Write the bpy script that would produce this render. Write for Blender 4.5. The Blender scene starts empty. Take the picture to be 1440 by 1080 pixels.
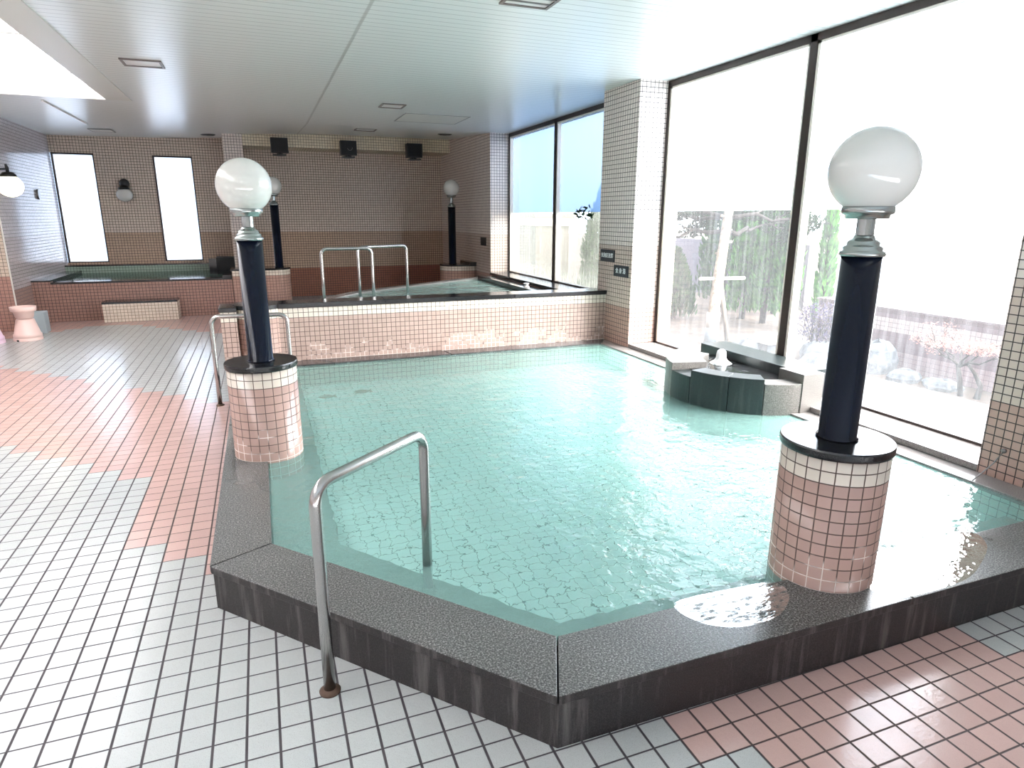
import bpy, bmesh, math, random
from mathutils import Vector, Matrix
PI = math.pi
C = bpy.context.scene.collection
S = bpy.context.scene
random.seed(7)

# ------------------------------------------------------------------ materials
def lin(c):
    if isinstance(c, str):
        c = c.lstrip('#'); c = [int(c[i:i+2], 16)/255 for i in (0, 2, 4)]
    return tuple(((v+0.055)/1.055)**2.4 if v > 0.04045 else v/12.92 for v in c[:3]) + (1.0,)

class NT:
    def __init__(s, name):
        s.m = bpy.data.materials.new(name); s.m.use_nodes = True
        s.t = s.m.node_tree; s.t.nodes.clear()
        s.out = s.t.nodes.new('ShaderNodeOutputMaterial')
    def n(s, typ, **k):
        nd = s.t.nodes.new('ShaderNode'+typ)
        for a, v in k.items(): setattr(nd, a, v)
        return nd
    def l(s, a, b): s.t.links.new(a, b)
    def put(s, sock, v):
        if isinstance(v, bpy.types.NodeSocket): s.l(v, sock)
        else: sock.default_value = v
    def math(s, op, a, b=None, c=None, clamp=False):
        nd = s.n('Math', operation=op, use_clamp=clamp)
        s.put(nd.inputs[0], a)
        if b is not None: s.put(nd.inputs[1], b)
        if c is not None: s.put(nd.inputs[2], c)
        return nd.outputs[0]
    def mix(s, f, a, b, blend='MIX'):
        nd = s.n('Mix', data_type='RGBA', blend_type=blend)
        s.put(nd.inputs[0], f); s.put(nd.inputs[6], a); s.put(nd.inputs[7], b)
        return nd.outputs[2]
    def noise(s, vec, scale, detail=2.0, rough=.5):
        nd = s.n('TexNoise'); nd.inputs['Scale'].default_value = scale
        nd.inputs['Detail'].default_value = detail; nd.inputs['Roughness'].default_value = rough
        if vec is not None: s.l(vec, nd.inputs['Vector'])
        return nd
    def ramp(s, v, stops, interp='LINEAR'):
        nd = s.n('ValToRGB'); nd.color_ramp.interpolation = interp
        e = nd.color_ramp.elements
        while len(e) < len(stops): e.new(.5)
        for el, (p, c) in zip(e, stops):
            el.position = p; el.color = c
        s.put(nd.inputs[0], v); return nd.outputs[0]
    def bsdf(s, color, rough=.5, metal=0., spec=.5, coat=0., bump=None, bstr=.2, bdist=.01):
        p = s.n('BsdfPrincipled')
        s.put(p.inputs['Base Color'], color); s.put(p.inputs['Roughness'], rough)
        s.put(p.inputs['Metallic'], metal); s.put(p.inputs['Specular IOR Level'], spec)
        p.inputs['Coat Weight'].default_value = coat; p.inputs['Coat Roughness'].default_value = .05
        if bump is not None:
            b = s.n('Bump'); b.inputs['Strength'].default_value = bstr; b.inputs['Distance'].default_value = bdist
            s.l(bump, b.inputs['Height']); s.l(b.outputs[0], p.inputs['Normal'])
        s.l(p.outputs[0], s.out.inputs[0])
        return p

def g(v): return (v, v, v, 1.)

def plain(name, col, rough=.5, metal=0., spec=.5, coat=0., var=.0, vs=8.):
    m = NT(name); c = lin(col)
    tc = m.n('TexCoord')
    nz = m.noise(tc.outputs['Object'], vs, 3)
    f = m.math('MULTIPLY', nz.outputs[0], var)
    col2 = m.mix(f, c, (c[0]*.55, c[1]*.55, c[2]*.55, 1))
    m.bsdf(col2, rough, metal, spec, coat)
    return m.m

def tile(name, bands, pitch, grout, gw, rough=.25, pitchv=None, ou=0., ov=0., jitter=.06, gfade=None, warp=0., speck=0.,
         bdist=.002, coat=0., frame_mix=None, vgw=None):
    """square ceramic tile; UV are metres; bands = [(v from, colour), ...] bottom to top"""
    m = NT(name); pv = pitchv or pitch
    uv = m.n('UVMap'); vec = uv.outputs[0]
    if warp:  # wavy lines: refraction of the water put into the tile pattern
        n1 = m.noise(vec, 7., 2, .6); n2 = m.noise(vec, 30., 1, .5)
        s1 = m.n('VectorMath', operation='SUBTRACT'); m.l(n1.outputs['Color'], s1.inputs[0]); s1.inputs[1].default_value = (.5, .5, .5)
        s2 = m.n('VectorMath', operation='SCALE'); m.l(s1.outputs[0], s2.inputs[0]); s2.inputs['Scale'].default_value = warp
        s3 = m.n('VectorMath', operation='SUBTRACT'); m.l(n2.outputs['Color'], s3.inputs[0]); s3.inputs[1].default_value = (.5, .5, .5)
        s4 = m.n('VectorMath', operation='SCALE'); m.l(s3.outputs[0], s4.inputs[0]); s4.inputs['Scale'].default_value = warp*.45
        a1 = m.n('VectorMath', operation='ADD'); m.l(vec, a1.inputs[0]); m.l(s2.outputs[0], a1.inputs[1])
        a2 = m.n('VectorMath', operation='ADD'); m.l(a1.outputs[0], a2.inputs[0]); m.l(s4.outputs[0], a2.inputs[1])
        vec = a2.outputs[0]
    sp = m.n('SeparateXYZ'); m.l(vec, sp.inputs[0])
    su = m.math('DIVIDE', m.math('SUBTRACT', sp.outputs[0], ou), pitch)
    sv = m.math('DIVIDE', m.math('SUBTRACT', sp.outputs[1], ov), pv)
    def edge(x): return m.math('ABSOLUTE', m.math('SUBTRACT', m.math('FRACT', x), .5))
    # 0.5 at the tile border; the grout takes gw/2 on each side
    def mask(x, w):
        r = m.n('MapRange'); r.interpolation_type = 'SMOOTHSTEP'
        m.l(edge(x), r.inputs[0]); r.inputs[1].default_value = .5-w/2-.012; r.inputs[2].default_value = .5-w/2+.012
        return r.outputs[0]
    gm = m.math('MAXIMUM', mask(su, (vgw or gw)/pitch), mask(sv, gw/pv))
    cb = m.n('CombineXYZ'); m.l(m.math('FLOOR', su), cb.inputs[0]); m.l(m.math('FLOOR', sv), cb.inputs[1])
    wn = m.n('TexWhiteNoise'); wn.noise_dimensions = '3D'; m.l(cb.outputs[0], wn.inputs['Vector'])
    if len(bands) == 1: col = lin(bands[0][1])
    else:
        lo, hi = 0., 4.
        z = m.math('DIVIDE', m.math('MULTIPLY_ADD', m.math('FLOOR', sv), pv, ov+pv*.5), hi)
        col = m.ramp(z, [(max(0., b/hi), lin(c)) for b, c in bands], 'CONSTANT')
    j = m.math('MULTIPLY_ADD', wn.outputs[0], 2*jitter, 1.-jitter)
    hs = m.n('HueSaturation'); m.put(hs.inputs['Color'], col); m.l(j, hs.inputs['Value'])
    c2 = hs.outputs[0]
    if speck:
        n = m.noise(uv.outputs[0], 420., 1, .6)
        r = m.ramp(n.outputs[0], [(.60, g(0.)), (.68, g(1.))])
        c2 = m.mix(m.math('MULTIPLY', r, speck), c2, lin('#8a8680'))
    gc = lin(grout)
    if gfade:
        n = m.noise(uv.outputs[0], 4.5, 3, .65)
        sz = m.n('SeparateXYZ'); m.l(uv.outputs[0], sz.inputs[0])
        h = m.n('MapRange'); m.l(sz.outputs[1], h.inputs[0]); h.inputs[1].default_value = gfade[0]; h.inputs[2].default_value = gfade[1]
        h.inputs[3].default_value = .20; h.inputs[4].default_value = -.22
        f = m.ramp(m.math('ADD', n.outputs[0], h.outputs[0]), [(.47, g(0.)), (.56, g(1.))])
        gc = m.mix(f, gc, lin(gfade[2]))
    c3 = m.mix(gm, c2, gc)
    ht = m.math('SUBTRACT', 1., gm)
    hb = m.math('ADD', ht, m.math('MULTIPLY', m.noise(uv.outputs[0], 60., 2).outputs[0], .55 if speck else .04))
    rr = m.math('MULTIPLY_ADD', gm, .5, rough)
    m.bsdf(c3, rr, 0., .5, coat, bump=hb, bstr=.6, bdist=bdist)
    return m.m

def granite(name, base, dark, light, rough=.45, scale=260., stain=0., wet=None, spec=.5):
    m = NT(name); tc = m.n('TexCoord'); v = tc.outputs['Object']
    n1 = m.noise(v, scale, 2, .7)
    c = m.ramp(n1.outputs[0], [(.30, lin(dark)), (.5, lin(base)), (.70, lin(light))])
    n2 = m.noise(v, 3., 3)
    c = m.mix(m.math('MULTIPLY', n2.outputs[0], .5), c, lin(dark), 'MIX')
    if stain:
        mp = m.n('Mapping'); mp.inputs['Scale'].default_value = (9., 9., .8); m.l(v, mp.inputs[0])
        n3 = m.noise(mp.outputs[0], 2., 4, .65)
        r = m.ramp(n3.outputs[0], [(.52, g(0.)), (.75, g(1.))])
        c = m.mix(m.math('MULTIPLY', r, stain), c, lin('#8f8b88'))
    r0 = rough
    if wet:
        n4 = m.noise(v, 1.3, 3, .5)
        r0 = m.math('MULTIPLY_ADD', m.ramp(n4.outputs[0], [(.45, g(0.)), (.6, g(1.))]), wet-rough, rough)
    m.bsdf(c, r0, 0., spec, 0., bump=n1.outputs[0], bstr=.25, bdist=.001)
    return m.m

CREAM = '#dccdb8'; TAN = '#b89c84'; PINK = '#b98876'
M = {}
PT = .0485
M['wall_bands'] = tile('wall_tile_banded', [(0, '#9c6a58'), (.59, '#bca08a'), (1.29, '#d4c3b4')], PT, '#352a27', .0064, .2, jitter=.05)
M['pier'] = tile('pier_tile_banded', [(0, '#ba9a8e'), (.60, '#d0beb2'), (1.29, '#e4d8d0')], PT, '#3c3230', .0056, .2, jitter=.04)
M['beam_tile'] = tile('beam_lit_cream_tile', [(0, '#e0d4ba')], PT, '#4a3c34', .005, .25)  # cream lightened to stand for warm light on the beam
M['left_tile'] = tile('left_wall_tile', [(0, '#a88c82'), (.59, '#c6bab8'), (1.29, '#cfc7c9')], PT, '#4c4244', .0052, .12)  # lavender cast is daylight glare put into the tile colour
M['front_tile'] = tile('tub_front_tile', [(0, '#b1998f'), (.63, '#d2c9bc')], PT, '#4e3c36', .0052, .22, gfade=(.05, .50, '#e6d5cb'), ov=.2)
M['drum_tile'] = tile('pedestal_tile', [(0, '#ae9187'), (.64, '#d4cabd')], 2*PI*.2/24, '#54423a', .0045, .16, pitchv=.0496, ov=.2, gfade=(.1, .52, '#dccdc4'), jitter=.06)
M['left_pool_tile'] = tile('left_tub_tile', [(0, '#9a786c')], PT, '#38292a', .0062, .25)
M['step_tile'] = tile('step_tile', [(0, '#d2c4b4')], PT, '#6a5a4e', .0055, .25)
M['floor_white'] = tile('floor_white_tile', [(0, '#babdbb')], .0998, '#413b3e', .006, .18, pitchv=.1003, ou=-.378, ov=2.703, jitter=.03, speck=.7, vgw=.0085)
M['floor_pink'] = tile('floor_pink_tile', [(0, '#c8a8a0')], .0998, '#4a3b38', .006, .17, pitchv=.1003, ou=-.378, ov=2.703, jitter=.05, speck=.35, vgw=.0085)
M['pool_floor'] = tile('pool_floor_tile', [(0, '#f4faf7')], .072, '#2f5450', .0036, .3, warp=.11, jitter=.03)
M['pool_wall'] = tile('pool_wall_tile', [(-1, '#b9cfc4')], PT, '#3a5450', .0042, .3, warp=.025, jitter=.04)
M['pool_wall_far'] = tile('far_pool_wall_tile', [(-1, '#9db0a0')], PT, '#35443f', .005, .3, jitter=.05)
M['curb_top'] = granite('curb_granite', '#5e5d5a', '#242423', '#b0afab', .42, 150., wet=.22)
M['curb_front'] = granite('curb_front_granite', '#322e2e', '#1a1717', '#4a4545', .5, 240., stain=.45)
M['bench'] = granite('bench_granite', '#58615f', '#444c4b', '#6c7573', .5, 120.)
M['stone_black'] = granite('black_stone', '#1a1a1c', '#0c0c0e', '#36363a', .12, 300., spec=.6)
M['stone_dark'] = granite('dark_stone', '#2c2c2e', '#161618', '#55555a', .16, 300., spec=.6)
M['stone_ledge'] = granite('ledge_stone', '#8a8583', '#57524f', '#b2adaa', .15, 260.)
M['fountain_front'] = granite('fountain_dark_granite', '#20292a', '#121718', '#343f40', .3, 260., stain=.15)
M['fountain_side'] = granite('fountain_grey_granite', '#6e6a66', '#3a3836', '#a09c97', .4, 200.)
M['steel'] = plain('brushed_steel', '#b4b2b0', .22, 1.0)
M['steel_dull'] = plain('dull_steel', '#8c8a88', .35, 1.0)
M['rust'] = plain('rusty_flange', '#6a5446', .7, .3, var=.8, vs=60)
M['chrome'] = plain('aged_chrome', '#a3a9a6', .22, .9)
M['navy'] = plain('navy_enamel', '#0b1120', .13, 0., .25, 0.)
M['black'] = plain('black_plastic', '#121214', .4)
M['black_gloss'] = plain('black_gloss', '#0a0a0b', .45, spec=.3)
M['sign_black'] = plain('sign_plate', '#25282e', .3)
M['sign_white'] = plain('sign_lettering', '#e6eaea', .5)
M['frame'] = plain('bronze_frame', '#3a302c', .35, .4)
M['frame_light'] = plain('aluminium_bead', '#e2dacf', .4)
M['white_plastic'] = plain('white_plastic', '#ece8e4', .35)
M['stool_pink'] = plain('pink_plastic', '#dcc2d2', .35)
M['stool_salmon'] = plain('salmon_plastic', '#e2c4ba', .35)
M['bin_blue'] = plain('grey_blue_plastic', '#a8b4b8', .4)
M['fish'] = plain('brown_fish_tile', '#7a6a3e', .5, var=.5, vs=40)

def m_ceiling():
    m = NT('ceiling_slats'); uv = m.n('UVMap'); sp = m.n('SeparateXYZ'); m.l(uv.outputs[0], sp.inputs[0])
    y = m.math('DIVIDE', sp.outputs[1], .1)
    e = m.math('ABSOLUTE', m.math('SUBTRACT', m.math('FRACT', y), .5))
    r = m.n('MapRange'); r.interpolation_type = 'SMOOTHSTEP'; m.l(e, r.inputs[0]); r.inputs[1].default_value = .44; r.inputs[2].default_value = .49
    gy = r.outputs[0]
    ex = m.math('ABSOLUTE', m.math('SUBTRACT', sp.outputs[0], .82))
    r2 = m.n('MapRange'); m.l(ex, r2.inputs[0]); r2.inputs[1].default_value = .018; r2.inputs[2].default_value = .008
    gx = r2.outputs[0]
    c = m.mix(m.math('MULTIPLY', gy, .6), lin('#dcddd9'), lin('#4c4c48'))
    c = m.mix(m.math('MULTIPLY', gx, .5), c, lin('#8f8d84'))
    h = m.math('SUBTRACT', 1., m.math('MAXIMUM', gy, gx))
    m.bsdf(c, .28, 0., .5, 0., bump=h, bstr=.5, bdist=.003)
    return m.m
M['ceiling'] = m_ceiling()
M['ceiling_plain'] = plain('ceiling_white_paint', '#d6d4cc', .4)
M['panel_white'] = plain('light_panel', '#ddd8d4', .4)
M['light_rim'] = plain('light_fitting_rim', '#6e625c', .4)
M['vent_dark'] = plain('vent_dark', '#2c2a28', .5)

def m_globe(name, col='#d2d2cc', emit=0.):
    m = NT(name)
    p = m.bsdf(lin(col), .07, 0., .6, .3)
    p.inputs['Subsurface Weight'].default_value = 0.
    if emit:
        p.inputs['Emission Color'].default_value = lin('#fff2c8'); p.inputs['Emission Strength'].default_value = emit
    return m.m
M['globe'] = m_globe('opal_glass')
M['globe_lit'] = m_globe('opal_glass_lit', emit=2.2)

def m_pane(name, haze, hcol='#f4f6f8', streak=0., low=None):
    """thin glass: see-through, fresnel reflection, and a milky layer that scatters daylight, for condensation and glare veil"""
    m = NT(name)
    tr = m.n('BsdfTransparent'); tr.inputs[0].default_value = (.97, .98, .98, 1)
    tl = m.n('BsdfTranslucent'); tl.inputs[0].default_value = lin(hcol)
    f = haze
    tc = m.n('TexCoord')
    if streak:
        mp = m.n('Mapping'); mp.inputs['Scale'].default_value = (14., 14., .7); m.l(tc.outputs['Object'], mp.inputs[0])
        n = m.noise(mp.outputs[0], 1.6, 4, .6)
        f = m.math('MULTIPLY_ADD', m.ramp(n.outputs[0], [(.42, g(0.)), (.68, g(1.))]), streak, haze)
    if low:
        sp = m.n('SeparateXYZ'); m.l(tc.outputs['Object'], sp.inputs[0])
        r = m.n('MapRange'); m.l(sp.outputs[2], r.inputs[0]); r.inputs[1].default_value = low[0]; r.inputs[2].default_value = low[1]
        r.inputs[3].default_value = low[2]; r.inputs[4].default_value = 0.
        f = m.math('ADD', f, r.outputs[0], clamp=True)
    mx = m.n('MixShader'); m.put(mx.inputs[0], f); m.l(tr.outputs[0], mx.inputs[1]); m.l(tl.outputs[0], mx.inputs[2])
    gl = m.n('BsdfGlossy'); gl.inputs['Roughness'].default_value = .01
    fr = m.n('Fresnel'); fr.inputs[0].default_value = 1.35
    m2 = m.n('MixShader'); m.l(fr.outputs[0], m2.inputs[0]); m.l(mx.outputs[0], m2.inputs[1]); m.l(gl.outputs[0], m2.inputs[2])
    m.l(m2.outputs[0], m.out.inputs[0])
    return m.m
M['pane_clear'] = m_pane('window_glass_clear', .034, '#e4e8ec', streak=.028, low=(.24, .7, .04))  # haze also carries the overexposed veil seen over the garden
M['pane_misty'] = m_pane('window_glass_misty', .40, '#6f726c', streak=.3, low=(.68, 1.0, .25))
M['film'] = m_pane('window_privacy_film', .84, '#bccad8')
M['film_far'] = m_pane('window_privacy_film_sky_tint', .93, '#33465e')  # bluer, dimmer sky at the far windows put into the film colour
M['frosted'] = m_pane('frosted_glass', .85, '#f6f3f2')

def m_water(name, tint, bumps, milk=.06, milkcol='#a8d8cc', frmul=1.):
    m = NT(name); tc = m.n('TexCoord')
    n1 = m.noise(tc.outputs['Object'], bumps[0], 3, .55); n2 = m.noise(tc.outputs['Object'], bumps[1], 2, .5)
    h = m.math('ADD', n1.outputs[0], m.math('MULTIPLY', n2.outputs[0], .35))
    b = m.n('Bump'); b.inputs['Strength'].default_value = 1.; b.inputs['Distance'].default_value = bumps[2]; m.l(h, b.inputs['Height'])
    tr = m.n('BsdfTransparent'); tr.inputs[0].default_value = tint
    df = m.n('BsdfDiffuse'); df.inputs[0].default_value = lin(milkcol)
    mx = m.n('MixShader'); mx.inputs[0].default_value = milk; m.l(tr.outputs[0], mx.inputs[1]); m.l(df.outputs[0], mx.inputs[2])
    gl = m.n('BsdfGlossy'); gl.inputs['Roughness'].default_value = .03; m.l(b.outputs[0], gl.inputs['Normal'])
    fr = m.n('Fresnel'); fr.inputs[0].default_value = 1.33; m.l(b.outputs[0], fr.inputs['Normal'])
    f = m.math('MULTIPLY', fr.outputs[0], frmul, clamp=True)
    m2 = m.n('MixShader'); m.l(f, m2.inputs[0]); m.l(mx.outputs[0], m2.inputs[1]); m.l(gl.outputs[0], m2.inputs[2])
    m.l(m2.outputs[0], m.out.inputs[0])
    return m.m
M['water'] = m_water('bath_water', (.78, .99, .965, 1), (5., 19., .020), .25, '#c4f6ec')
M['water_far'] = m_water('far_bath_water', (.66, .86, .80, 1), (3.5, 12., .02), .6, '#b4d2c8')
M['water_left'] = m_water('left_bath_water', (.40, .60, .52, 1), (5., 18., .006), .3, '#7f9c8e')
def m_film(name):
    m = NT(name); tc = m.n('TexCoord'); mp = m.n('Mapping'); mp.inputs['Scale'].default_value = (1., 2.6, 1.); m.l(tc.outputs['Object'], mp.inputs[0])
    n1 = m.noise(mp.outputs[0], 8., 3, .6); n2 = m.noise(mp.outputs[0], 34., 2, .5)
    b = m.n('Bump'); b.inputs['Strength'].default_value = 1.; b.inputs['Distance'].default_value = .006
    m.l(m.math('ADD', n1.outputs[0], m.math('MULTIPLY', n2.outputs[0], .3)), b.inputs['Height'])
    tr = m.n('BsdfTransparent'); tr.inputs[0].default_value = (.93, .95, .95, 1)
    gl = m.n('BsdfGlossy'); gl.inputs['Roughness'].default_value = .05; m.l(b.outputs[0], gl.inputs['Normal'])
    fr = m.n('Fresnel'); fr.inputs[0].default_value = 1.33; m.l(b.outputs[0], fr.inputs['Normal'])
    k = m.ramp(m.math('ADD', n1.outputs[0], m.math('MULTIPLY', n2.outputs[0], .35)), [(.56, g(0.)), (.74, g(1.))])
    x = m.n('MixShader'); m.l(m.math('MULTIPLY', fr.outputs[0], k), x.inputs[0]); m.l(tr.outputs[0], x.inputs[1]); m.l(gl.outputs[0], x.inputs[2]); m.l(x.outputs[0], m.out.inputs[0]); return m.m
M['water_sheet'] = m_water('overflow_water', (.95, .97, .97, 1), (9., 30., .006), .0)
M['water_film'] = m_film('thin_water_film')
M['foam'] = plain('white_water', '#f6fafa', .35)

# ------------------------------------------------------------------ mesh helpers
class MB:
    def __init__(s): s.v = []; s.f = []; s.mi = []; s.uv = []; s.sm = []
    def face(s, pts, mi=0, uv=None, smooth=False):
        b = len(s.v); s.v += [tuple(p) for p in pts]; s.f.append(tuple(range(b, b+len(pts)))); s.mi.append(mi); s.sm.append(smooth)
        if uv is None:
            p0 = Vector(pts[0]); n = Vector((0, 0, 0))
            for i in range(1, len(pts)-1): n += (Vector(pts[i])-p0).cross(Vector(pts[i+1])-p0)
            n = n.normalized() if n.length > 1e-12 else Vector((0, 0, 1))
            if abs(n.z) > .7: uv = [(p[0], p[1]) for p in pts]
            else:
                h = Vector((-n.y, n.x, 0)).normalized()
                if abs(h.x) >= abs(h.y):
                    h = h if h.x > 0 else -h
                else: h = h if h.y > 0 else -h
                uv = [(p[0]*h.x+p[1]*h.y, p[2]) for p in pts]
        s.uv.append(uv)
    def box(s, x0, x1, y0, y1, z0, z1, mi=0, top=None, skip=''):
        if x0 > x1: x0, x1 = x1, x0
        if y0 > y1: y0, y1 = y1, y0
        P = [(x0, y0), (x1, y0), (x1, y1), (x0, y1)]
        s.prism(P, z0, z1, mi, top, skip)
        return s
    def prism(s, P, z0, z1, mi=0, top=None, skip=''):
        a = sum(P[i][0]*P[(i+1) % len(P)][1]-P[(i+1) % len(P)][0]*P[i][1] for i in range(len(P)))
        if a < 0: P = P[::-1]
        n = len(P)
        for i in range(n):
            p, q = P[i], P[(i+1) % n]
            s.face([(p[0], p[1], z0), (q[0], q[1], z0), (q[0], q[1], z1), (p[0], p[1], z1)], mi)
        s.face([(p[0], p[1], z1) for p in P], mi if top is None else top)
        if 'b' not in skip: s.face([(p[0], p[1], z0) for p in P[::-1]], mi)
        return s
    def ring(s, Po, Pi, z0, z1, mi=0):
        """closed band between an outer and an inner outline with the same number of corners (both counter-clockwise)"""
        n = len(Po)
        for i in range(n):
            j = (i+1) % n
            o, o2, a, a2 = Po[i], Po[j], Pi[i], Pi[j]
            s.face([(*o, z1), (*o2, z1), (*a2, z1), (*a, z1)], mi)
            s.face([(*a, z0), (*a2, z0), (*o2, z0), (*o, z0)], mi)
            s.face([(*o, z0), (*o2, z0), (*o2, z1), (*o, z1)], mi)
            s.face([(*a2, z0), (*a, z0), (*a, z1), (*a2, z1)], mi)
        return s
    def lathe(s, prof, cx=0, cy=0, seg=32, mi=0, a0=0., a1=2*PI, urad=None, smooth=True):
        """prof: (r, z) bottom to top"""
        for k in range(len(prof)-1):
            (r0, z0), (r1, z1) = prof[k], prof[k+1]
            for i in range(seg):
                t0 = a0+(a1-a0)*i/seg; t1 = a0+(a1-a0)*(i+1)/seg
                q = [(cx+r0*math.cos(t0), cy+r0*math.sin(t0), z0), (cx+r0*math.cos(t1), cy+r0*math.sin(t1), z0),
                     (cx+r1*math.cos(t1), cy+r1*math.sin(t1), z1), (cx+r1*math.cos(t0), cy+r1*math.sin(t0), z1)]
                uv = None
                if urad: uv = [(t0*urad, z0), (t1*urad, z0), (t1*urad, z1), (t0*urad, z1)]
                if r0 < 1e-6: q = q[1:]; uv = uv and uv[1:]
                elif r1 < 1e-6: q = q[:3]; uv = uv and uv[:3]
                s.face(q, mi, uv, smooth)
        return s
    def tube(s, pts, r, seg=12, mi=0, caps=True, radii=None):
        pts = [Vector(p) for p in pts]; n = len(pts); prev = None; rings = []
        for i, p in enumerate(pts):
            d = ((pts[min(i+1, n-1)]-pts[i]).normalized()+(pts[i]-pts[max(i-1, 0)]).normalized())
            if d.length < 1e-6: d = Vector((0, 0, 1))
            d.normalize()
            if prev is None:
                a = Vector((0, 0, 1)) if abs(d.z) < .9 else Vector((1, 0, 0))
                u = d.cross(a).normalized()
            else: u = (prev-d*prev.dot(d)).normalized()
            prev = u; w = d.cross(u); rr = radii[i] if radii else r
            rings.append([p+(u*math.cos(2*PI*k/seg)+w*math.sin(2*PI*k/seg))*rr for k in range(seg)])
        for a, b in zip(rings, rings[1:]):
            for k in range(seg):
                k2 = (k+1) % seg
                s.face([a[k], a[k2], b[k2], b[k]], mi, None, True)
        if caps:
            s.face(rings[0][::-1], mi); s.face(rings[-1], mi)
        return s
    def sphere(s, c, r, seg=32, rings=16, sz=1., t0=0., t1=PI, mi=0):
        prof = [(max(0., r*math.sin(t1+(t0-t1)*k/rings)), c[2]+sz*r*math.cos(t1+(t0-t1)*k/rings)) for k in range(rings+1)]
        return s.lathe(prof, c[0], c[1], seg, mi)
    def build(s, name, mats, parent=None, bevel=0., sub=0):
        if not isinstance(mats, (list, tuple)): mats = [mats]
        off = Vector(parent_world(parent)) if parent else Vector((0, 0, 0))
        me = bpy.data.meshes.new(name)
        me.from_pydata([tuple(Vector(v)-off) for v in s.v], [], s.f)
        uvl = me.uv_layers.new(name='UVMap')
        k = 0
        for fi, uv in enumerate(s.uv):
            for c in uv: uvl.data[k].uv = c; k += 1
        for i, p in enumerate(me.polygons): p.material_index = s.mi[i]; p.use_smooth = s.sm[i]
        for m in mats: me.materials.append(m)
        bm = bmesh.new(); bm.from_mesh(me); bmesh.ops.remove_doubles(bm, verts=bm.verts, dist=1e-5)
        bm.normal_update(); bm.to_mesh(me); bm.free()
        o = bpy.data.objects.new(name, me); C.objects.link(o)
        if parent: o.parent = parent
        if bevel:
            b = o.modifiers.new('bevel', 'BEVEL'); b.width = bevel; b.segments = 2; b.limit_method = 'ANGLE'; b.angle_limit = .9
        return o

def parent_world(p):
    v = Vector((0, 0, 0))
    while p: v += p.location; p = p.parent
    return v
def tag(o, label, cat, group=None, kind=None):
    o['label'] = label; o['category'] = cat
    if group: o['group'] = group
    if kind: o['kind'] = kind
    return o
def thing(name, label, cat, loc, group=None, kind=None):
    o = bpy.data.objects.new(name, None); C.objects.link(o); o.location = loc; o.empty_display_size = .1
    return tag(o, label, cat, group, kind)
def struct(o, label, cat): return tag(o, label, cat, kind='structure')

# ------------------------------------------------------------------ dimensions (metres)
XW = 4.12       # window plane
XP = 3.76       # room face of the window piers
CE = 2.98       # ceiling
XL = -3.33      # tiled left wall
YB = 14.1       # back wall

# ------------------------------------------------------------------ floor with its stepped colour pattern
TX, TY, OX, OY = .0998, .1003, -.378, 2.703
def is_pink(i, j):
    x, y = i+.5, j+.5
    if x < 0 or (x < 4 and y > 3):
        if x < -4: lo = 17+2*math.floor((-4-x)/2)
        elif x < -2: lo = 7
        elif x < 0: lo = 5
        else: lo = 3
        up = 34+2*math.floor(-x/2)
        far = min(85, 81+2*math.floor((x+26)/2), 84-2*math.floor((x+16)/2))
        if y > far: return True
        return lo < y < up
    if y < -12:
        k = math.floor((-12-y)/2)
        return x > 15+2*k and not (x > 29 and y > -14-2*math.floor((x-29)/2))
    return False
b = MB()
outer_poly = [(-.316, 2.70), (.727, 1.497), (3.9, 1.485), (3.9, 6.6), (-.316, 6.6)]
for j in range(-42, 118):
    y0 = OY+j*TY; i = -40
    while i < 48:
        def skip(i):
            x0 = OX+i*TX; x1 = x0+TX; y1 = y0+TY
            if x0 > 4.0: return True
            if y0 > 6.8 and x0 > .3 and y1 < 11.6 and x0 < 4: return y1 < 7.9 and False
            if x0 > -.25 and y0 > 1.6 and y1 < 6.6:
                # inside the tub when every corner is clear of the diagonal
                d = lambda x, y: (x+.316)*1.203+(y-2.70)*1.043
                return d(x0, y0) > .08
            return False
        if skip(i): i += 1; continue
        c = is_pink(i, j); k = i
        while k < 48 and not skip(k) and is_pink(k, j) == c: k += 1
        b.face([(OX+i*TX, y0, 0), (OX+k*TX, y0, 0), (OX+k*TX, y0+TY, 0), (OX+i*TX, y0+TY, 0)], 1 if c else 0)
        i = k
struct(b.build('floor', [M['floor_white'], M['floor_pink']]), 'wet floor of speckled white and salmon square tiles in stepped pattern', 'floor')

# ------------------------------------------------------------------ ceiling
def zc(x, y):
    a = min(1, max(0, (y-10.9)/2.5)); c = min(1, max(0, (x+2.2)/3.6))
    return CE+.14*a*c
xs = [-4.05, -3.7, -3.1, -1.6, -1.33, -.9, -.45, 0, .5, 1, 1.5, 2, 2.5, 3, 3.5, 3.9, 4.25]
ys = [-3.2, .4, 3, 6, 9.65, 10.9, 11.5, 12.1, 12.7, 13.4, 14.15]
b = MB()
for i in range(len(xs)-1):
    for j in range(len(ys)-1):
        x0, x1, y0, y1 = xs[i], xs[i+1], ys[j], ys[j+1]
        if x0 >= -3.1 and x1 <= -1.6 and y0 >= .4 and y1 <= 9.65: continue
        b.face([(x0, y0, zc(x0, y0)), (x0, y1, zc(x0, y1)), (x1, y1, zc(x1, y1)), (x1, y0, zc(x1, y0))],
               1 if (x0 >= -1.61 and x1 <= -1.32 and y1 <= 9.66) else 0)
struct(b.build('ceiling', [M['ceiling'], M['ceiling_plain']]), 'low ceiling of narrow glossy off-white slats', 'ceiling')
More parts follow.
